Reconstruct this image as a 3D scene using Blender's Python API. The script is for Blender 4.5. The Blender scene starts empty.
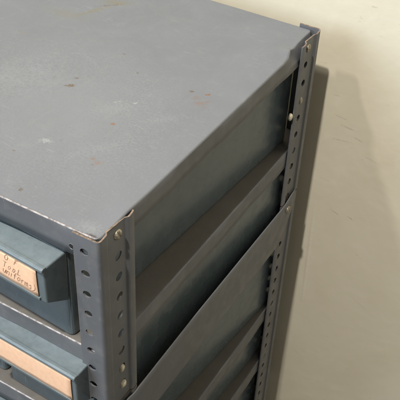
import bpy, bmesh, math, random
from mathutils import Vector, Matrix, Euler
random.seed(7)
U = 0.0254                       # everything below is written in inches
scn = bpy.context.scene
COL = scn.collection
D = 17.63                        # depth of the shelving
W = 24.0                         # width
WALL_Y = 19.7

# ------------------------------------------------------------------ materials
class NT:
    def __init__(s, name):
        s.m = bpy.data.materials.new(name); s.m.use_nodes = True
        s.t = s.m.node_tree; s.b = s.t.nodes['Principled BSDF']
    def n(s, kind, **kw):
        nd = s.t.nodes.new(kind)
        for k, v in kw.items():
            if k in nd.bl_rna.properties.keys(): setattr(nd, k, v)
            else: nd.inputs[k.replace('_', ' ')].default_value = v
        return nd
    def l(s, a, b): s.t.links.new(a, b)
    def coord(s, out='Object'): return s.n('ShaderNodeTexCoord').outputs[out]
    def noise(s, vec, scale, detail=4, rough=.55, dist=0.0):
        nd = s.n('ShaderNodeTexNoise'); s.l(vec, nd.inputs['Vector'])
        nd.inputs['Scale'].default_value = scale; nd.inputs['Detail'].default_value = detail
        nd.inputs['Roughness'].default_value = rough; nd.inputs['Distortion'].default_value = dist
        return nd.outputs['Fac']
    def ramp(s, fac, p0, p1, c0=0.0, c1=1.0):
        nd = s.n('ShaderNodeMapRange'); nd.interpolation_type = 'SMOOTHSTEP'
        s.l(fac, nd.inputs['Value'])
        nd.inputs['From Min'].default_value = p0; nd.inputs['From Max'].default_value = p1
        nd.inputs['To Min'].default_value = c0; nd.inputs['To Max'].default_value = c1
        return nd.outputs['Result']
    def math(s, op, a, b=None, c=None):
        nd = s.n('ShaderNodeMath', operation=op)
        for i, v in enumerate((a, b, c)):
            if v is None: continue
            if isinstance(v, (int, float)): nd.inputs[i].default_value = v
            else: s.l(v, nd.inputs[i])
        return nd.outputs[0]
    def mix(s, fac, a, b):
        nd = s.n('ShaderNodeMix', data_type='RGBA')
        for i, v in ((0, fac), (6, a), (7, b)):
            if isinstance(v, (int, float)): nd.inputs[i].default_value = v
            elif isinstance(v, tuple): nd.inputs[i].default_value = (*v, 1)
            else: s.l(v, nd.inputs[i])
        return nd.outputs[2]
    def scale(s, vec, sc):
        nd = s.n('ShaderNodeMapping'); s.l(vec, nd.inputs[0]); nd.inputs['Scale'].default_value = sc
        return nd.outputs[0]
    def spot(s, vec, c, rx, ry, ang=0, soft=.6, wob=.5, nscale=6.0):
        """soft-edged ragged patch round c (inches), in the object's own coordinates"""
        nd = s.n('ShaderNodeMapping', vector_type='TEXTURE'); s.l(vec, nd.inputs[0])
        nd.inputs['Location'].default_value = [v*U for v in c]
        if len(c) == 3 and s.plane == 'xz':
            nd.inputs['Rotation'].default_value = (0, ang, 0); nd.inputs['Scale'].default_value = (rx*U, 1e3, ry*U)
        else:
            nd.inputs['Rotation'].default_value = (0, 0, ang); nd.inputs['Scale'].default_value = (rx*U, ry*U, 1e3)
        ln = s.n('ShaderNodeVectorMath', operation='LENGTH'); s.l(nd.outputs[0], ln.inputs[0])
        d = s.math('ADD', ln.outputs['Value'], s.math('MULTIPLY', s.math('SUBTRACT', s.wobn, .5), wob*3))
        return s.ramp(d, 1.0, 1.0-soft, 0, 1)
    plane = 'xy'
    def bump(s, h, strength, dist):
        nd = s.n('ShaderNodeBump'); s.l(h, nd.inputs['Height'])
        nd.inputs['Strength'].default_value = strength; nd.inputs['Distance'].default_value = dist
        s.l(nd.outputs[0], s.b.inputs['Normal'])

def paint(name, base, dust, rough=.42, chips=.5, top_marks=False, dusty=0.0, sheen_wear=None, spec=.5):
    t = NT(name); P = t.coord()
    fine = t.noise(P, 900, 3); mid = t.noise(P, 60, 5); big = t.noise(P, 9, 4, .6, .6)
    t.wobn = t.noise(P, 420, 3)
    dark = tuple(v*(.92 if top_marks else .80) for v in base)
    c = t.mix(t.ramp(big, .35, .7), base, dark)
    c = t.mix(t.ramp(mid, .5, .8, 0, .14 if top_marks else .35), c, dust)
    # long rubbed streaks
    st = t.noise(t.scale(P, (1, .12, 1)), 160, 3, .6, .3)
    c = t.mix(t.ramp(st, .58, .75, 0, .12 if top_marks else .22), c, dust)
    if sheen_wear:                                         # painted highlight plus rubbed paint on faces that look up
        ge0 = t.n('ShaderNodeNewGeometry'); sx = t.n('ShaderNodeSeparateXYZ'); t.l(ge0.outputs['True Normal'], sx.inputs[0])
        c = t.mix(t.math('MULTIPLY', t.ramp(sx.outputs[2], .3, .95), t.ramp(t.noise(P, 70, 5, .7), .25, .7, .25, .65)), c, sheen_wear)
    if dusty:
        sp = t.noise(P, 250, 6, .7)
        c = t.mix(t.ramp(t.noise(P, 600, 2, .5), .64, .70, 0, .5), c, (.27, .24, .18))
        c = t.mix(t.ramp(sp, .35, .7, dusty*.6, dusty*1.3), c, (.125, .10, .065))
    vor = t.noise(P, 330, 2, .5)
    chip = t.ramp(vor, .735, .76)
    c = t.mix(t.math('MULTIPLY', chip, chips), c, (.30, .20, .13))
    r = t.ramp(mid, .3, .8, rough-.06, rough+.14)
    if top_marks:
        ri = t.noise(P, 14, 5, .6, 1.2)
        c = t.mix(t.ramp(ri, .45, .8, 0, .14), c, tuple(v*1.3 for v in base))
        r = t.ramp(ri, .3, .75, rough-.08, rough+.16)
        rust = (.17, .075, .03); brown = (.085, .055, .03); white = (.55, .56, .55); yel = (.15, .135, .085)
        for (x, y, rx, ry, a, col, k, so) in (
            (-6.70, 7.12, .17, .085, .6, brown, .95, .5), (-6.83, 7.75, .07, .05, .2, brown, .8, .5),
            (-3.62, 5.86, .09, .07, 0, rust, .85, .6), (-2.30, 9.62, .09, .05, .3, brown, .85, .5), (-1.62, 9.79, .11, .05, .5, rust, .9, .5),
            (-1.35, 9.3, .16, .04, .8, rust, .45, .9), (-1.62, 9.05, .2, .04, .6, rust, .4, .9), (-1.25, 8.85, .14, .03, .6, rust, .4, .9),
            (-2.9, 3.6, .10, .06, 0, rust, .6, .8), (-2.72, 3.3, .06, .04, 0, brown, .5, .8),
            (-3.93, .78, .07, .07, 0, brown, .7, .5), (-5.6, 2.4, .05, .04, 0, brown, .6, .6), (-5.0, 9.6, .045, .03, 0, brown, .8, .5), (-6.4, 10.6, .06, .03, 0, brown, .7, .5),
            (-4.6, 3.9, .035, .03, 0, brown, .6, .6), (-3.4, 2.6, .03, .03, 0, brown, .6, .6), (-4.3, 2.5, .05, .03, 0, brown, .45, .7),
            (-5.05, 3.55, .22, .12, .4, white, .20, 1.0), (-3.75, 7.6, .05, .09, 0, white, .25, 1.0), (-4.4, 7.25, .3, .05, .8, white, .14, 1.0),
            (-10.0, 13.3, 1.5, .22, 1.15, yel, .7, 1.0), (-10.9, 12.2, 1.5, .5, .1, yel, .35, 1.0), (-9.6, 14.6, 1.0, .35, .5, yel, .75, 1.0), (-1.55, 9.0, .42, .22, .7, rust, .30, 1.0), (-1.9, 9.3, .2, .12, .7, rust, .35, 1.0), (-2.6, 3.5, .16, .12, .7, rust, .4, 1.0), (-11.3, 9.6, .5, .12, .3, yel, .4, 1.0),
            (-6.2, 13.1, 2.3, .13, -.72, dark, .55, 1.0), (-8.2, 11.3, 1.5, .16, -.5, dark, .5, 1.0), (-3.3, 14.2, 1.8, .14, -.35, dark, .45, 1.0),
            (-.75, .5, .6, .4, .0, white, .08, 1.0), (-6.2, 5.2, 6.0, 5.6, .5, white, .045, .75), (-9.5, 6.5, 2.6, 2.0, .3, white, .035, 1.0), (-4.2, 6.9, 1.4, .5, .9, white, .045, 1.0), (-3.0, 4.4, 1.8, .35, 1.0, white, .03, 1.0), (-2.2, 7.2, 1.5, .25, .8, white, .03, 1.0), (-7.4, 9.4, 2.2, .12, -.45, white, .03, 1.0), (-9.8, 14.1, .9, .10, .75, brown, .45, 1.0), (-.42, .2, .3, .1, .0, (.03, .012, .01), .8, .9), (-1.6, .1, .7, .05, 0, (.30, .13, .07), .7, .9),  # broadest white patch is painted sheen, the corner one a painted highlight
            ):
            g = 1.45 if rx < .25 else 1
            m = t.spot(P, (x, y, 0), rx*g, ry*g*1.1, a, so, 1.0 if rx < .25 else .8)
            c = t.mix(t.math('MULTIPLY', m, k), c, col)
    if top_marks:
        for ang, sc_, lo_ in ((.5, 520, .685), (-.7, 700, .69), (1.3, 460, .69), (2.2, 900, .69)):
            mp = t.n('ShaderNodeMapping'); t.l(P, mp.inputs[0]); mp.inputs['Rotation'].default_value = (0, 0, ang); mp.inputs['Scale'].default_value = (.07, 1, 1)
            sn = t.noise(mp.outputs[0], sc_, 2, .5, .15)
            c = t.mix(t.math('MULTIPLY', t.ramp(sn, lo_, lo_+.03), t.ramp(t.noise(P, 20, 3), .42, .62, 0, .30)), c, (.27, .28, .29))
        sp = t.noise(P, 520, 2, .4)
        c = t.mix(t.ramp(sp, .745, .77, 0, .5), c, (.10, .07, .05))
        dust = t.noise(P, 700, 6, .8)
        c = t.mix(t.ramp(dust, .5, .72, 0, .18), c, (.33, .33, .32))
    else:
        bv = t.n('ShaderNodeBevel'); bv.samples = 4; bv.inputs['Radius'].default_value = .035*U
        ge = t.n('ShaderNodeNewGeometry'); dt = t.n('ShaderNodeVectorMath', operation='DOT_PRODUCT')
        t.l(bv.outputs[0], dt.inputs[0]); t.l(ge.outputs['Normal'], dt.inputs[1])
        edge = t.ramp(dt.outputs['Value'], .97, .80)
        w = t.math('MULTIPLY', edge, t.ramp(t.noise(P, 170, 4, .7), .44, .60, 0, .65))
        c = t.mix(w, c, (.29, .27, .25))
        sn = t.noise(t.scale(P, (1, 1, .08)), 420, 2, .5, .2)
        c = t.mix(t.math('MULTIPLY', t.ramp(sn, .70, .73), t.ramp(big, .45, .6, 0, .35)), c, (.30, .29, .27))
        grime = t.noise(P, 130, 5, .7)
        c = t.mix(t.ramp(grime, .5, .8, 0, .2), c, (.07, .065, .055))
    t.l(c, t.b.inputs['Base Color']); t.l(r, t.b.inputs['Roughness'])
    t.b.inputs['Specular IOR Level'].default_value = spec
    h = t.math('ADD', t.math('MULTIPLY', fine, .25), t.math('MULTIPLY', big, 1.0))
    t.bump(h, .35, .0006)
    return t.m

def simple(name, base, rough=.5, metal=0.0, vary=.25, scale=300, bump=.2, bd=.0002, other=None, lo=.35, hi=.7):
    t = NT(name); P = t.coord()
    n = t.noise(P, scale, 5, .65)
    c = t.mix(t.ramp(n, lo, hi), base, other or tuple(v*(1-vary) for v in base))
    t.l(c, t.b.inputs['Base Color']); t.b.inputs['Roughness'].default_value = rough
    t.b.inputs['Metallic'].default_value = metal
    t.bump(n, bump, bd)
    return t.m

GREY = (.128, .134, .147)
M = {}
M['top'] = paint('scuffed_grey_enamel', (.140, .150, .170), (.22, .225, .235), .34, .0, True)
M['grey'] = paint('grey_enamel', GREY, (.21, .20, .18), .42, .7)
M['shelf'] = paint('dusty_grey_enamel', GREY, (.20, .175, .13), .55, .3, dusty=.55)
M['bin'] = paint('blue_grey_bin_enamel', (.104, .133, .148), (.16, .19, .205), .24, .5, sheen_wear=(.20, .24, .258))
M['worn'] = simple('worn_bend_edge', (.33, .30, .285), .42, .2, scale=170, other=(.15, .125, .115), lo=.42, hi=.62)
M['cut'] = simple('bare_cut_steel', (.29, .215, .165), .4, .4, scale=300, other=(.11, .085, .07))
M['bolt'] = simple('dull_brass_plated_bolt', (.42, .38, .29), .42, .45, scale=600, other=(.15, .12, .08))
M['plug'] = simple('cream_rough_plug', (.62, .57, .45), .6, 0, scale=700, other=(.40, .34, .24), bump=.5)
M['card'] = simple('peach_card', (.86, .56, .38), .75, 0, scale=200, other=(.78, .48, .30), bump=.15, lo=.3, hi=.8)
M['ink'] = simple('brown_black_ink', (.23, .11, .065), .6, 0, scale=400)

def wall_mat():
    t = NT('cream_wall_paint'); t.plane = 'xz'; P = t.coord()
    t.wobn = t.noise(P, 260, 3)
    big = t.noise(P, 5, 4, .6, .5); mid = t.noise(P, 38, 5, .6); fine = t.noise(P, 420, 3)
    base = (.70, .65, .525)
    c = t.mix(t.ramp(big, .3, .75), base, (.655, .60, .465))
    c = t.mix(t.ramp(mid, .52, .8, 0, .35), c, (.75, .70, .58))
    sc = t.noise(t.scale(P, (1, 1, 2.2)), 55, 3, .5, 1.0)
    c = t.mix(t.ramp(sc, .70, .76, 0, .25), c, (.40, .33, .22))
    brn = (.20, .15, .09)
    for (x, z, rx, rz, a, k) in ((1.7, -11.9, .36, .045, .35, .75), (2.65, -11.9, .30, .045, .35, .75), (1.0, -5.6, .5, .05, .1, .4), (1.55, -6.1, .6, .07, .1, .4),
                                 (1.3, -7.0, .8, .05, -.1, .35), (2.2, -6.6, .45, .06, .25, .4), (.6, -4.4, .25, .05, 0, .35), (3.9, -1.7, .4, .05, .1, .4),
                                 (4.4, -3.2, .6, .05, .3, .35), (1.7, .9, .2, .06, 0, .5), (3.2, -7.6, .7, .04, .2, .3), (.8, -9.9, .5, .04, .1, .25), (4.2, -18, .8, .05, .5, .2)):
        m = t.spot(P, (x, 0, z), rx, rz, a, .8, .6)
        c = t.mix(t.math('MULTIPLY', m, k*.55), c, brn)
    t.l(c, t.b.inputs['Base Color'])
    t.l(t.ramp(mid, .3, .8, .36, .55), t.b.inputs['Roughness'])
    ridge = t.spot(P, (.55, 0, -16), .16, 5.5, -.03, 1.0, .1)  # added bump standing in for a bright vertical reflection
    h = t.math('ADD', t.math('ADD', t.math('MULTIPLY', big, 2.2), t.math('MULTIPLY', mid, .5)), t.math('ADD', t.math('MULTIPLY', fine, .08), t.math('MULTIPLY', ridge, .9)))
    t.bump(h, .55, .0014)
    return t.m
M['wall'] = wall_mat()
M['floor'] = simple('grey_concrete_floor', (.20, .185, .16), .7, 0, scale=30)

# ------------------------------------------------------------------ mesh helpers
def link(name, bm, mats, parent=None, smooth=False, loc=(0, 0, 0)):
    me = bpy.data.meshes.new(name)
    bmesh.ops.scale(bm, vec=(U, U, U), verts=bm.verts)
    bm.to_mesh(me); bm.free()
    for m in (mats if isinstance(mats, (list, tuple)) else [mats]): me.materials.append(m)
    if smooth:
        for p in me.polygons: p.use_smooth = True
    o = bpy.data.objects.new(name, me); COL.objects.link(o)
    o.location = [v*U for v in loc]
    if parent: o.parent = parent
    return o
def thing(name, label, cat, loc=(0, 0, 0), group=None, rz=0.0):
    o = bpy.data.objects.new(name, None); COL.objects.link(o)
    o.empty_display_size = .02
    o.location = [v*U for v in loc]; o.rotation_euler = (0, 0, rz)
    o['label'] = label; o['category'] = cat
    if group: o['group'] = group
    return o
def bev(o, w, seg=2):
    m = o.modifiers.new('bevel', 'BEVEL'); m.width = w*U; m.segments = seg; m.limit_method = 'ANGLE'; m.angle_limit = math.radians(40)
    return o
def box(bm, x0, x1, y0, y1, z0, z1, mi=0):
    v = [bm.verts.new((x, y, z)) for z in (z0, z1) for y in (y0, y1) for x in (x0, x1)]
    for q in ((0, 2, 3, 1), (4, 5, 7, 6), (0, 1, 5, 4), (2, 6, 7, 3), (0, 4, 6, 2), (1, 3, 7, 5)):
        f = bm.faces.new([v[i] for i in q]); f.material_index = mi
def prism(bm, pts, x0, x1, mi=0):
    """closed polygon of (y, z) points swept along x"""
    a = [bm.verts.new((x0, y, z)) for y, z in pts]; b = [bm.verts.new((x1, y, z)) for y, z in pts]
    n = len(pts)
    for i in range(n):
        f = bm.faces.new((a[i], a[(i+1) % n], b[(i+1) % n], b[i])); f.material_index = mi
    bm.faces.new(a[::-1]).material_index = mi; bm.faces.new(b).material_index = mi

# perforated L post -----------------------------------------------------------
TH = .065
def make_post_bm(sx, sy, z0, z1, holes_f, holes_s, wf=1.1, hf=.646, ws=2.03, hs=1.14, seed=0):
    """outer corner at the origin; flanges run inward; sx=+1: right-hand post, sy=+1: front post"""
    bm = bmesh.new(); rnd = random.Random(seed)
    R = .16
    # plan profile in local coords: a = distance along x inward, b = distance along y inward
    def P(a, b, z): return bm.verts.new((-sx*a, sy*b, z))
    flip = (sx*sy) < 0
    def face(vs, mi=0, rev=False):
        if flip != rev: vs = vs[::-1]
        try: f = bm.faces.new(vs); f.material_index = mi
        except ValueError: pass
    def strip(p, q, n0, n1, zz0=z0, zz1=z1, caps=True):
        # p,q plan points on the outer skin, n0,n1 inward normals
        po = [(p[0], p[1]), (q[0], q[1])]; pi = [(p[0]+n0[0]*TH, p[1]+n0[1]*TH), (q[0]+n1[0]*TH, q[1]+n1[1]*TH)]
        def quad(A, B, mi=0, rev=False):
            face([P(*A, zz0), P(*B, zz0), P(*B, zz1), P(*A, zz1)], mi, rev)
        quad(po[0], po[1]); quad(pi[1], pi[0])
        if caps:
            face([P(*po[0], z1), P(*po[1], z1), P(*pi[1], z1), P(*pi[0], z1)], 1)
            face([P(*pi[0], z0), P(*pi[1], z0), P(*po[1], z0), P(*po[0], z0)], 0)
    def holed(p, q, n, uc, holes, r, tilt):
        # flat strip from p to q (plan) with elliptical holes centred at distance uc from p
        L = math.hypot(q[0]-p[0], q[1]-p[1]); d = ((q[0]-p[0])/L, (q[1]-p[1])/L)
        def V(u, z, w): return P(p[0]+d[0]*u+n[0]*w, p[1]+d[1]*u+n[1]*w, z)
        hs_ = sorted(holes, reverse=True); c0 = z1
        half = .45
        for zc in hs_:
            top, bot = min(zc+half, z1), max(zc-half, z0)
            if c0 > top+1e-6:
                for w, rev in ((0, False), (TH, True)):
                    face([V(0, top, w), V(L, top, w), V(L, c0, w), V(0, c0, w)], 0, rev)
            angs = [i*math.pi/10 for i in range(20)]
            for (du, dz) in ((L-uc, top-zc), (-uc, top-zc), (-uc, bot-zc), (L-uc, bot-zc)): angs.append(math.atan2(dz, du) % (2*math.pi))
            angs = sorted(set(round(a, 6) for a in angs))
            def rect(a):
                c, s = math.cos(a), math.sin(a); k = 1e9
                if c > 1e-9: k = min(k, (L-uc)/c)
                if c < -1e-9: k = min(k, -uc/c)
                if s > 1e-9: k = min(k, (top-zc)/s)
                if s < -1e-9: k = min(k, (bot-zc)/s)
                return uc+c*k, zc+s*k
            rj = r*(1+rnd.uniform(-.04, .04))
            def circ(a):
                x, y = rj*1.08*math.cos(a), rj*.92*math.sin(a)
                return uc+x*math.cos(tilt)-y*math.sin(tilt), zc+x*math.sin(tilt)+y*math.cos(tilt)
            for i, a in enumerate(angs):
                b = angs[(i+1) % len(angs)]
                A, B, Cc, Dd = rect(a), rect(b), circ(b), circ(a)
                face([V(*A, 0), V(*B, 0), V(*Cc, 0), V(*Dd, 0)])
                face([V(*A, TH), V(*B, TH), V(*Cc, TH), V(*Dd, TH)], 0, True)
                face([V(*Dd, 0), V(*Cc, 0), V(*Cc, TH), V(*Dd, TH)], 0)
            c0 = bot
        for w, rev in ((0, False), (TH, True)):
            face([V(0, z0, w), V(L, z0, w), V(L, c0, w), V(0, c0, w)], 0, rev)
        face([V(0, z1, 0), V(L, z1, 0), V(L, z1, TH), V(0, z1, TH)], 1)
    # rounded corner
    arc = [(R-R*math.cos(t), R-R*math.sin(t), t) for t in [math.pi/2*i/6 for i in range(7)]]   # from (0,R) side flange to (R,0) front flange
    for (a0, b0, t0), (a1, b1, t1) in zip(arc, arc[1:]):
        strip((a1, b1), (a0, b0), (math.cos(t1), math.sin(t1)), (math.cos(t0), math.sin(t0)))
    # side flange: flat web with holes, joggled lip
    G1 = .085
    def joggle(pts):
        for p_, q_ in zip(pts, pts[1:]): strip(p_, q_, (1, 0), (1, 0))
    sm = lambda k: k*k*(3-2*k)
    joggle([(0, R), (0, .42)]+[(G1*sm(k/6), .42+.15*k/6) for k in range(1, 7)])
    holed((G1, .57), (G1, 1.54), (1, 0), hs-.57, holes_s, .185, .5)
    joggle([(G1+(-.02-G1)*sm(k/6), 1.54+.16*k/6) for k in range(7)]+[(-.02, 1.82), (-.005, 1.94), (.015, ws)])
    # front flange (same skin, other direction)
    flip = not flip
    holed((R, 0), (wf, 0), (0, 1), hf-R, holes_f, .165, -.25)
    # end edges
    flip = not flip
    face([P(.015, ws, z0), P(.015+TH, ws, z0), P(.015+TH, ws, z1), P(.015, ws, z1)], 0)
    face([P(wf, TH, z0), P(wf, 0, z0), P(wf, 0, z1), P(wf, TH, z1)], 0)
    bmesh.ops.remove_doubles(bm, verts=bm.verts, dist=1e-4)
    # make corner arc smooth
    for f in bm.faces:
        n = f.normal
        f.smooth = False
    bmesh.ops.recalc_face_normals(bm, faces=bm.faces)
    return bm

# folded sheet shelf -----------------------------------------------------------
def make_shelf_bm(lip_f, lip_s, dent=None, wob=.03, seed=0):
    """sheet with its surface at z=0 and four flaps folded down; origin is the unit's front right corner"""
    rnd = random.Random(seed)
    ins = TH+.05; x0, x1, y0, y1 = -W+ins, -ins, ins, D-ins
    rb = .07
    def axis(a, b, lipa, lipb, step):
        s = []
        for v in (lipa, .62*lipa, .3*lipa, .08*lipa): s.append(a-v-0.11)
        for i in range(6): s.append(a-.11+.11*i/5)
        n = int((b-a-2*rb)/step)
        near = [.1, .2, .35, .55]
        s += [a+rb+v for v in near]
        n = max(4, n); lo, hi = a+rb+.8, b-rb-.8
        s += [lo+(hi-lo)*i/n for i in range(n+1)]
        s += [b-rb-v for v in near[::-1]]
        for i in range(6): s.append(b+.11*i/5)
        for v in (.08*lipb, .3*lipb, .62*lipb, lipb): s.append(b+v+.11)
        return sorted(s)
    xs = axis(x0, x1, lip_s, lip_s, .45); ys = axis(y0, y1, lip_f, lip_f, .3)
    def fold(v, lo, hi):
        """returns coordinate, drop, state"""
        if v < lo: d = lo-v; sgn = -1; e = lo
        elif v > hi: d = v-hi; sgn = 1; e = hi
        else: return None
        return e, sgn, d
    def f1(v, lo, hi):
        # inner edge of bend sits rb inside lo/hi
        r = fold(v, lo, hi)
        if r is None:
            # compress last strip so that the flat part ends rb inside
            if v < lo+rb+1e-6: return (lo+rb, 0, 0)
            if v > hi-rb-1e-6: return (hi-rb, 0, 0)
            return (v, 0, 0)
        e, s, d = r
        q = rb*math.pi/2
        if d <= .11+1e-6:
            t = d/.11*math.pi/2
            return (e-s*rb+s*rb*math.sin(t), -rb*(1-math.cos(t)), 1 if t > 1e-4 else 0)
        return (e, -rb-(d-.11), 2)
    bm = bmesh.new(); grid = {}
    ph = [rnd.uniform(0, 6) for _ in range(8)]
    def wobble(x, y):
        return wob*(math.sin(x*.37+ph[0])*math.sin(y*.31+ph[1])+.5*math.sin(x*.9+ph[2]+.4*y)*math.cos(y*.7+ph[3]))
    for i, u in enumerate(xs):
        for j, v in enumerate(ys):
            X, dx, sx_ = f1(u, x0, x1); Y, dy, sy_ = f1(v, y0, y1)
            if sx_ and sy_: continue
            z = dx+dy
            x_, y_ = X, Y
            # rounded plan corners of the sheet
            rc = .25
            cx = min(max(X, x0+rc), x1-rc); cy = min(max(Y, y0+rc), y1-rc)
            ddx, ddy = X-cx, Y-cy; dl = math.hypot(ddx, ddy)
            if abs(ddx) > 1e-6 and abs(ddy) > 1e-6 and dl > rc:
                k = rc/dl; x_ = cx+ddx*k; y_ = cy+ddy*k; z -= .05*(dl/rc-1)/.41
            edge = min(x1-X, X-x0, Y-y0, y1-Y)
            z += wobble(X, Y)*min(1, max(0, edge)/2+.12)
            if sx_ == 2: x_ += .02*math.sin(Y*1.1+ph[4])+.012*math.sin(Y*3.1+ph[5])
            if sy_ == 2: y_ += .018*math.sin(X*1.3+ph[6])
            if dent: x_, y_, z = dent(x_, y_, z, sx_, u-x1)
            grid[i, j] = (bm.verts.new((x_, y_, z)), max(sx_, sy_), sy_, sx_)
    for i in range(len(xs)-1):
        for j in range(len(ys)-1):
            ks = [(i, j), (i+1, j), (i+1, j+1), (i, j+1)]
            if not all(k in grid for k in ks): continue
            if len(set(tuple(round(c, 5) for c in grid[k][0].co) for k in ks)) < 4: continue
            f = bm.faces.new([grid[k][0] for k in ks]); f.smooth = True
            st = [grid[k] for k in ks]
            if all(g[1] == 0 for g in st): mi = 0
            elif max(g[3] for g in st) == 0 and min(g[2] for g in st) == 1 and sum(g[0].co.z for g in st)/4 > -.050 + wobble(sum(g[0].co.x for g in st)/4, 0)*.12: mi = 2
            elif max(g[1] for g in st) == 2: mi = 1
            else: mi = 1
            f.material_index = mi
    bmesh.ops.remove_doubles(bm, verts=bm.verts, dist=1e-4)
    return bm
def solid(o, t=.045):
    m = o.modifiers.new('sheet', 'SOLIDIFY'); m.thickness = t*U; m.offset = -1; return o

def top_dent(x, y, z, side, over):
    # crushed, lifted curl of the side edge shortly before the back post
    ex = math.exp(-((x+.25)/.55)**2)
    dz_ = min(1, max(0, (z+.75)/.7))
    z += dz_*.14*ex*math.exp(-((y-14.85)/.30)**2)
    z -= dz_*.07*ex*math.exp(-((y-15.55)/.35)**2)
    z += .05*math.exp(-((x+.9)/.5)**2)*math.exp(-((y-14.3)/.5)**2)
    k = min(1, max(0, (y-13.8)/1.7)); k = k*k*(3-2*k)
    near = min(1, max(0, (x+1.6)/1.5)); dep = min(1, max(0, (z+.75)/.7))
    x -= .30*k*near*dep
    if side: x += .06*math.exp(-((y-14.5)/.35)**2)*dep
    # small lift of the front right corner
    z += .05*math.exp(-((x+.1)/.5)**2-((y-1.9)/.6)**2)
    return x, y, z

# bolts --------------------------------------------------------------------------
def make_bolt_bm(r=.2, slot=True, seed=0):
    """head axis along +x, seat at x=0"""
    bm = bmesh.new(); rnd = random.Random(seed); n = 20; rings = []
    prof = ((-.1, .09), (0, r), (.03, r), (.075, r*.85), (.10, r*.5), (.108, .001))
    for a, rr in prof:
        ring = []
        for i in range(n):
            t = 2*math.pi*i/n; y, z = rr*math.cos(t), rr*math.sin(t); x = a
            if slot and abs(y) < r*.17 and a > .04: x -= .05
            ring.append(bm.verts.new((x, y, z)))
        rings.append(ring)
    for A, B in zip(rings, rings[1:]):
        for i in range(n): bm.faces.new((A[i], A[(i+1) % n], B[(i+1) % n], B[i]))
    bm.faces.new(rings[0][::-1])
    bmesh.ops.recalc_face_normals(bm, faces=bm.faces)
    return bm
def make_plug_bm(seed=0):
    bm = bmesh.new(); bmesh.ops.create_icosphere(bm, subdivisions=2, radius=1)
    rnd = random.Random(seed)
    for v in bm.verts:
        c = v.co; k = 1+.18*math.sin(c.y*4+seed)+rnd.uniform(-.08, .08)
        v.co = Vector((c.x*.12, c.y*.15*k, c.z*.20*k))
    return bm
def bolt(parent, x, y, z, rot=0, kind='bolt', seed=0, face='side'):
    bm = make_bolt_bm(seed=seed) if kind == 'bolt' else make_plug_bm(seed)
    if face == 'front': bmesh.ops.rotate(bm, cent=(0, 0, 0), matrix=Matrix.Rotation(-math.pi/2, 3, 'Z'), verts=bm.verts)
    else: bmesh.ops.rotate(bm, cent=(0, 0, 0), matrix=Matrix.Rotation(rot, 3, 'X'), verts=bm.verts)
    return link('bolt' if kind == 'bolt' else 'hole_plug', bm, M['bolt'] if kind == 'bolt' else M['plug'], parent, True, (x, y, z))

# ------------------------------------------------------------------ the shelving
JOINT = -9.42
upper = thing('metal_shelving_unit', 'upper grey steel shelving unit with scuffed rust-spotted top and perforated angle posts, standing on another', 'shelving unit', (0, 0, JOINT), 'steel shelving units stacked one on the other')
def up(o): o.location.z -= JOINT*U; return o          # children are written in absolute inches
pf = [-.695-k for k in range(9)]; ps = [-.473-k for k in range(9)]
pb = [-1.234-k for k in range(9)]
for sx, sy, X, Y in ((1, 1, 0, 0), (1, -1, 0, D), (-1, 1, -W, 0), (-1, -1, -W, D)):
    z1 = .03 if sy > 0 else .10
    bm = make_post_bm(sx, sy, JOINT+.04, z1, [h for h in (pf if sy > 0 else pb) if h < -.2], [h for h in (ps if sy > 0 else pb) if h < -.2],
                      hf=.646, hs=1.14 if sy > 0 else 1.22, seed=X+Y)
    if sx > 0 and sy > 0:
        for v in bm.verts:                             # corner top slightly pinched in
            if v.co.z > -.05: v.co.z += .045*math.sin(v.co.y*3.4-.6)-.02
    if sx > 0 and sy < 0:
        for v in bm.verts:
            if v.co.z > -.05: v.co.z += .05*math.sin(v.co.y*4+.5)
    p = up(link('post', bm, [M['grey'], M['cut']], upper, False, (X, Y, 0)))
    if sx > 0 and sy > 0:
        bolt(p, -.085, 1.14, -.473, .5, seed=1)
        bolt(p, -.10, 1.12, -7.52, kind='plug', seed=3); bolt(p, -.09, 1.16, -8.55, kind='plug', seed=5)
    if sx > 0 and sy < 0:
        bolt(p, -.085, -1.22, -.36, .2, seed=2)
        bolt(p, -.12, -1.22, -3.22, kind='plug', seed=8); bolt(p, -.12, -2.17, -3.66, kind='plug', seed=9)
s = up(solid(link('shelf', make_shelf_bm(1.1, .86, top_dent, .035, 3), [M['top'], M['grey'], M['worn']], upper)))
s['label'] = 'scuffed top shelf with rust spots and a crushed back corner edge'
s.name = 'shelf'
def screw_hole(parent, x, y, z):
    bm = bmesh.new(); n = 16
    a = [bm.verts.new((.115*math.cos(2*math.pi*i/n), 0, 0.13*math.sin(2*math.pi*i/n))) for i in range(n)]
    b = [bm.verts.new((.10*math.cos(2*math.pi*i/n), -.012, .12*math.sin(2*math.pi*i/n))) for i in range(n)]
    c = [bm.verts.new((.09*math.cos(2*math.pi*i/n), .004, .11*math.sin(2*math.pi*i/n))) for i in range(n)]
    for A, B in ((a, b), (b, c)):
        for i in range(n): bm.faces.new((A[i], A[(i+1) % n], B[(i+1) % n], B[i]))
    bm.faces.new(c).material_index = 1
    bmesh.ops.recalc_face_normals(bm, faces=bm.faces)
    return link('screw_hole', bm, [M['grey'], M['dark']], parent, False, (x, y, z))
M['dark'] = simple('hole_shade_disc', (.01, .01, .01), .8)  # near-black disc paints the shade in the hole; no opening is cut
screw_hole(s, -1.24, .09, -.80)
SH2 = -5.83
up(solid(link('shelf', make_shelf_bm(1.17, .9, None, .03, 5), [M['shelf'], M['grey'], M['worn']], upper, False, (0, 0, SH2))))

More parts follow.
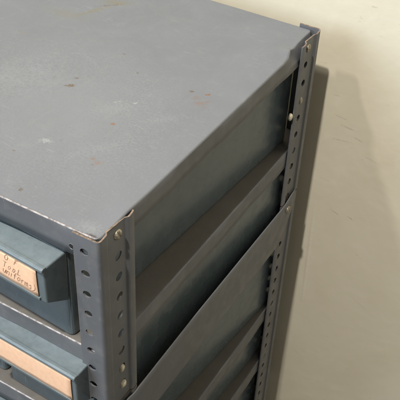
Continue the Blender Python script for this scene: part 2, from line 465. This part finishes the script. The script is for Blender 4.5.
FLOOR = -33.0
lower = thing('metal_shelving_unit', 'lower grey steel shelving unit with wide side plate, under the upper unit', 'shelving unit', (0, 0, FLOOR), 'steel shelving units stacked one on the other')
def lo(o): o.location.z -= FLOOR*U; return o
lf = [-10.2-k*.97 for k in range(23)]; lb = [-9.75-k*.97 for k in range(23)]
for sx, sy, X, Y in ((1, 1, 0, 0), (1, -1, 0, D), (-1, 1, -W, 0), (-1, -1, -W, D)):
    bm = make_post_bm(sx, sy, FLOOR, JOINT-.06, lf, lb if sy < 0 else lf, hs=1.3 if sy < 0 else 1.14, seed=X+Y+5)
    p = lo(link('post', bm, [M['grey'], M['cut']], lower, False, (X, Y, 0)))
    if sx > 0 and sy < 0: bolt(p, .09, -1.3, -10.05, .3, seed=4)
SHELVES = (-11.4, -17.35, -22.1, -27.2)
for i, z in enumerate(SHELVES):
    lo(solid(link('shelf', make_shelf_bm(1.05, 1.0, None, .03, 11+i), [M['shelf'], M['grey'], M['worn']], lower, False, (0, 0, z))))
def side_plate():
    bm = bmesh.new()
    N = 40
    tops, bots = [], []
    for k in range(N+1):
        y = .5+(17.12-.5)*k/N
        def ev(pts):
            for (a, za), (b, zb) in zip(pts, pts[1:]):
                if a <= y <= b+1e-6: return za+(zb-za)*(y-a)/(b-a)
            return pts[-1][1]
        zt = ev([(.5, -9.56), (1.3, -9.57), (1.65, -9.70), (2.0, -9.66), (7, -9.50), (15.9, -9.50), (17.2, -9.15)])
        zb = ev([(.5, -12.35), (15.4, -12.25), (16.2, -11.7), (17.2, -10.3)])
        tops.append((y, zt)); bots.append((y, zb))
    rows = []
    for k in range(N+1):
        y, zt = tops[k]; zb = bots[k][1]
        w = 0
        rows.append([bm.verts.new((x+w, y, z)) for x, z in ((.02, zt+.0), (.055, zt-.0), (.075, zt-.05), (.075, zt-.4), (.075, (zt+zb)/2), (.075, zb+.1), (.06, zb+.02), (.02, zb))])
    for A, B in zip(rows, rows[1:]):
        for i in range(len(A)-1):
            f = bm.faces.new((A[i], B[i], B[i+1], A[i+1])); f.smooth = True
    bmesh.ops.recalc_face_normals(bm, faces=bm.faces)
    return bm
sp = lo(solid(link('side_plate', side_plate(), [M['grey']], lower), .04))

# ------------------------------------------------------------------ parts bins
BW, BL = 4.9, 16.4
def bin_body_bm(BH):
    bm = bmesh.new(); t = .06; r = .22
    def loop(ins, z):
        pts = []
        x0, x1, y0, y1 = -BW+ins, -ins, .1+ins, BL-ins; rr = max(r-ins, .05)
        for cx, cy, a0 in ((x1-rr, y0+rr, -90), (x1-rr, y1-rr, 0), (x0+rr, y1-rr, 90), (x0+rr, y0+rr, 180)):
            for k in range(5):
                a = math.radians(a0+22.5*k); pts.append(bm.verts.new((cx+rr*math.cos(a), cy+rr*math.sin(a), z)))
        return pts
    L = [loop(.10, 0), loop(.02, .03), loop(0, .12), loop(0, BH*.5), loop(0, BH-.10), loop(-.03, BH-.06), loop(-.03, BH), loop(t, BH), loop(t, BH-.2), loop(t, .06)]
    for A, B in zip(L, L[1:]):
        n = len(A)
        for i in range(n):
            f = bm.faces.new((A[i], A[(i+1) % n], B[(i+1) % n], B[i])); f.smooth = False
    bm.faces.new(L[0][::-1]); bm.faces.new(L[-1])
    bmesh.ops.recalc_face_normals(bm, faces=bm.faces)
    return bm
def handwriting_bm(lines):
    """flat ribbons on the plane y=0: strokes are lists of (x, z)"""
    bm = bmesh.new()
    for st, w in lines:
        for (a, b) in zip(st, st[1:]):
            d = Vector((b[0]-a[0], b[1]-a[1])); L = d.length
            if L < 1e-6: continue
            d /= L; n = Vector((-d.y, d.x))*w/2; e = d*w*.35
            q = [(a[0]-e.x+n.x, a[1]-e.y+n.y), (b[0]+e.x+n.x, b[1]+e.y+n.y), (b[0]+e.x-n.x, b[1]+e.y-n.y), (a[0]-e.x-n.x, a[1]-e.y-n.y)]
            bm.faces.new([bm.verts.new((x, 0, z)) for x, z in q])
    return bm
GLY = {
 'O': [[(.3, 0), (.05, .25), (.05, .7), (.3, 1), (.6, .95), (.7, .6), (.6, .15), (.3, 0)]],
 'F': [[(.1, 0), (.15, 1)], [(.1, 1), (.65, 1.02)], [(.12, .55), (.5, .58)]],
 'T': [[(.0, .97), (.75, 1.03)], [(.4, 1), (.35, 0)]],
 'L': [[(.15, 1), (.08, .02), (.6, .06)]],
 'u': [[(.05, .6), (.08, .1), (.3, 0), (.5, .2), (.52, .6)], [(.52, .6), (.56, 0)]],
 'n': [[(.05, .6), (.06, 0)], [(.06, .4), (.25, .62), (.45, .5), (.48, 0)]],
 'i': [[(.15, .6), (.17, 0)], [(.17, .85), (.2, .9)]],
 'f': [[(.5, 1), (.3, 1.02), (.22, .8), (.2, 0)], [(.05, .55), (.45, .6)]],
 'o': [[(.25, 0), (.05, .25), (.15, .6), (.4, .6), (.5, .3), (.25, 0)]],
 'r': [[(.08, .6), (.1, 0)], [(.1, .4), (.25, .6), (.42, .58)]],
 'm': [[(.05, .6), (.06, 0)], [(.06, .45), (.2, .6), (.3, .45), (.31, 0)], [(.31, .45), (.45, .6), (.56, .45), (.58, 0)]],
 's': [[(.45, .55), (.2, .62), (.1, .45), (.4, .25), (.35, .02), (.05, .05)]],
 ')': [[(.1, 1.05), (.38, .6), (.36, .2), (.05, -.2)]], '(': [[(.35, 1.05), (.1, .6), (.1, .2), (.35, -.2)]],
}
def write(text, x, z, h, adv, slope=0.0, seed=0):
    r = random.Random(seed); out = []
    for ch in text:
        if ch != ' ':
            for st in GLY[ch]:
                out.append(([(x+px*h*.8+pz*h*.30+r.uniform(-.013, .013), z+pz*h+r.uniform(-.014, .014)) for px, pz in st], 0.015))
        x += adv*(1.15 if ch in 'mOTF' else .8 if ch in 'i()' else 1); z += slope*adv
    return out

def make_bin(label, group, loc, rz, text=False, card=True, marg=.36, BH=4.42):
    """origin: front right bottom corner of the bin's body"""
    t = thing('parts_bin', label, 'storage bin', loc, group, rz)
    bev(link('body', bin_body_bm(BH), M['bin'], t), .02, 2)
    hood = bmesh.new()
    prism(hood, [(.18, BH-.02), (-.98, BH-.02), (-.98, BH-1.62), (-.90, BH-1.72), (.12, BH-2.42)], -BW+.02, -.02)
    bmesh.ops.recalc_face_normals(hood, faces=hood.faces)
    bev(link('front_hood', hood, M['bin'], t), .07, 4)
    rim = bmesh.new()
    prism(rim, [(-.86, BH-.06), (-.86, BH+.035), (-1.0, BH+.05), (-1.075, BH+.0), (-1.09, BH-.08), (-1.06, BH-.15), (-1.0, BH-.15), (-.99, BH-.06)], -BW-.02, .0)
    bmesh.ops.recalc_face_normals(rim, faces=rim.faces)
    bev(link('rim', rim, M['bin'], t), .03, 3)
    low = bmesh.new()
    prism(low, [(-1.0, BH-1.50), (-1.05, BH-1.50), (-1.05, BH-1.60), (-1.0, BH-1.68), (-.97, BH-1.66), (-.97, BH-1.5)], -BW+.15, -.30)
    bmesh.ops.recalc_face_normals(low, faces=low.faces)
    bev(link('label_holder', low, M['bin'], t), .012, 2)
    if card:
        c = bmesh.new(); nx, nz = 16, 6
        x0, x1, z0, z1 = -BW+.35, -marg, BH-1.53, BH-.13
        g = [[c.verts.new((x0+(x1-x0)*i/nx, -1.0-.014*math.sin(math.pi*j/nz)-.008*math.sin(i*1.3), z0+(z1-z0)*j/nz-(.02*(i/nx) if j == nz else 0))) for j in range(nz+1)] for i in range(nx+1)]
        for i in range(nx):
            for j in range(nz):
                f = c.faces.new((g[i][j], g[i+1][j], g[i+1][j+1], g[i][j+1])); f.smooth = True
        co = link('label_card', c, M['card'], t)
        m = co.modifiers.new('card', 'SOLIDIFY'); m.thickness = .012*U; m.offset = 1
        if text:
            co['label'] = 'peach card with three lines of faint handwriting'
            L = write('O F', -1.86, BH-.50, .27, .21, -.05, 1)
            L += write('TooL', -2.0, BH-.90, .28, .22, -.06, 2)
            L += write('uniforms)', -2.04, BH-1.22, .32, .178, -.05, 3)
            link('handwriting', handwriting_bm(L), M['ink'], co, False, (0, -1.037, 0))
    return t
G = 'blue-grey parts bins on the shelves'
make_bin('blue-grey metal bin with handwritten peach label, right beneath the scuffed top', G, (-1.66, .12, SH2+.03), -.062, True)
make_bin('blue-grey metal bin beside the one with the handwritten label, left of it', G, (-6.95, .25, SH2+.03), -.03)
make_bin('blue-grey metal bin with blank peach label under its shiny rim, directly below the handwritten one', G, (-.84, .25, -11.38), -.03, marg=.24, BH=4.70)
make_bin('blue-grey metal bin left of the blank-labelled one, behind a dark gap', G, (-6.15, .55, -11.38), 0, BH=4.70)
make_bin('blue-grey bin side seen under the wide side plate', G, (-1.75, .2, -17.32), -.09)
make_bin('blue-grey bin side on the second shelf below the wide side plate', G, (-1.5, .2, -22.07), -.06)
make_bin('blue-grey bin side lowest in view, near the foot of the back post', G, (-1.2, .2, -27.17), -.04)

# ------------------------------------------------------------------ room
bm = bmesh.new()
v = [bm.verts.new(p) for p in ((-120, 0, FLOOR), (120, 0, FLOOR), (120, 0, 70), (-120, 0, 70))]
bm.faces.new(v)
w = link('wall', bm, M['wall'], None, False, (0, WALL_Y, 0)); w['kind'] = 'structure'
bm = bmesh.new()
v = [bm.verts.new(p) for p in ((-120, -120, 0), (120, -120, 0), (120, WALL_Y, 0), (-120, WALL_Y, 0))]
bm.faces.new(v)
w = link('floor', bm, M['floor'], None, False, (0, 0, FLOOR)); w['kind'] = 'structure'

# ------------------------------------------------------------------ light
def area(name, pos, target, size, power, col):
    l = bpy.data.lights.new(name, 'AREA'); l.shape = 'DISK'; l.size = size*U; l.energy = power; l.color = col
    o = bpy.data.objects.new(name, l); COL.objects.link(o); o.location = [v*U for v in pos]
    d = Vector(target)-Vector(pos); o.rotation_euler = d.to_track_quat('-Z', 'Y').to_euler(); return o
C0 = Vector((0, 18, -2))
area('ceiling_lamp', C0+Vector((0.0, -1, 1.55)).normalized()*95, C0, 2.6, 62, (1, .945, .86))
area('second_ceiling_lamp', C0+Vector((-.75, -1.05, 1.6)).normalized()*120, C0, 6, 25, (1, .95, .88))
area('cool_front_left_light', (-48, -72, 34), (-5, 0, -3), 60, 47, (.74, .87, 1))  # cool light from the front left; its source is unseen
area('added_fill_behind_camera', (60, -30, 80), (0, 8, -8), 60, 7, (1, .98, .85))  # added fill from the upper right, brightens the side faces
wd = bpy.data.worlds.new('World'); scn.world = wd; wd.use_nodes = True
bg = wd.node_tree.nodes['Background']; bg.inputs[0].default_value = (1, .91, .76, 1); bg.inputs[1].default_value = .10

# ------------------------------------------------------------------ camera
R = [[0.8592645205416256, 0.5099877578568704, 0.03971108880950916], [0.3514300162920378, -0.5321358347478192, -0.7702781296558968], [-0.37170072287701134, 0.6758283363497752, -0.6364704489600234]]
cam = bpy.data.cameras.new('camera'); co = bpy.data.objects.new('camera', cam); COL.objects.link(co)
r, d, f = Vector(R[0]), Vector(R[1]), Vector(R[2])
mt = Matrix((( r.x, -d.x, -f.x), (r.y, -d.y, -f.y), (r.z, -d.z, -f.z))).to_4x4()
mt.translation = Vector((11.922, -15.065, 17.702))*U
co.matrix_world = mt
cam.sensor_width = 36; cam.lens = 36*801/400; cam.clip_start = .01; cam.clip_end = 50
scn.camera = co
scn.render.engine = 'CYCLES'
scn.view_settings.view_transform = 'Standard'; scn.view_settings.look = 'None'
scn.view_settings.exposure = 0; scn.view_settings.gamma = 1
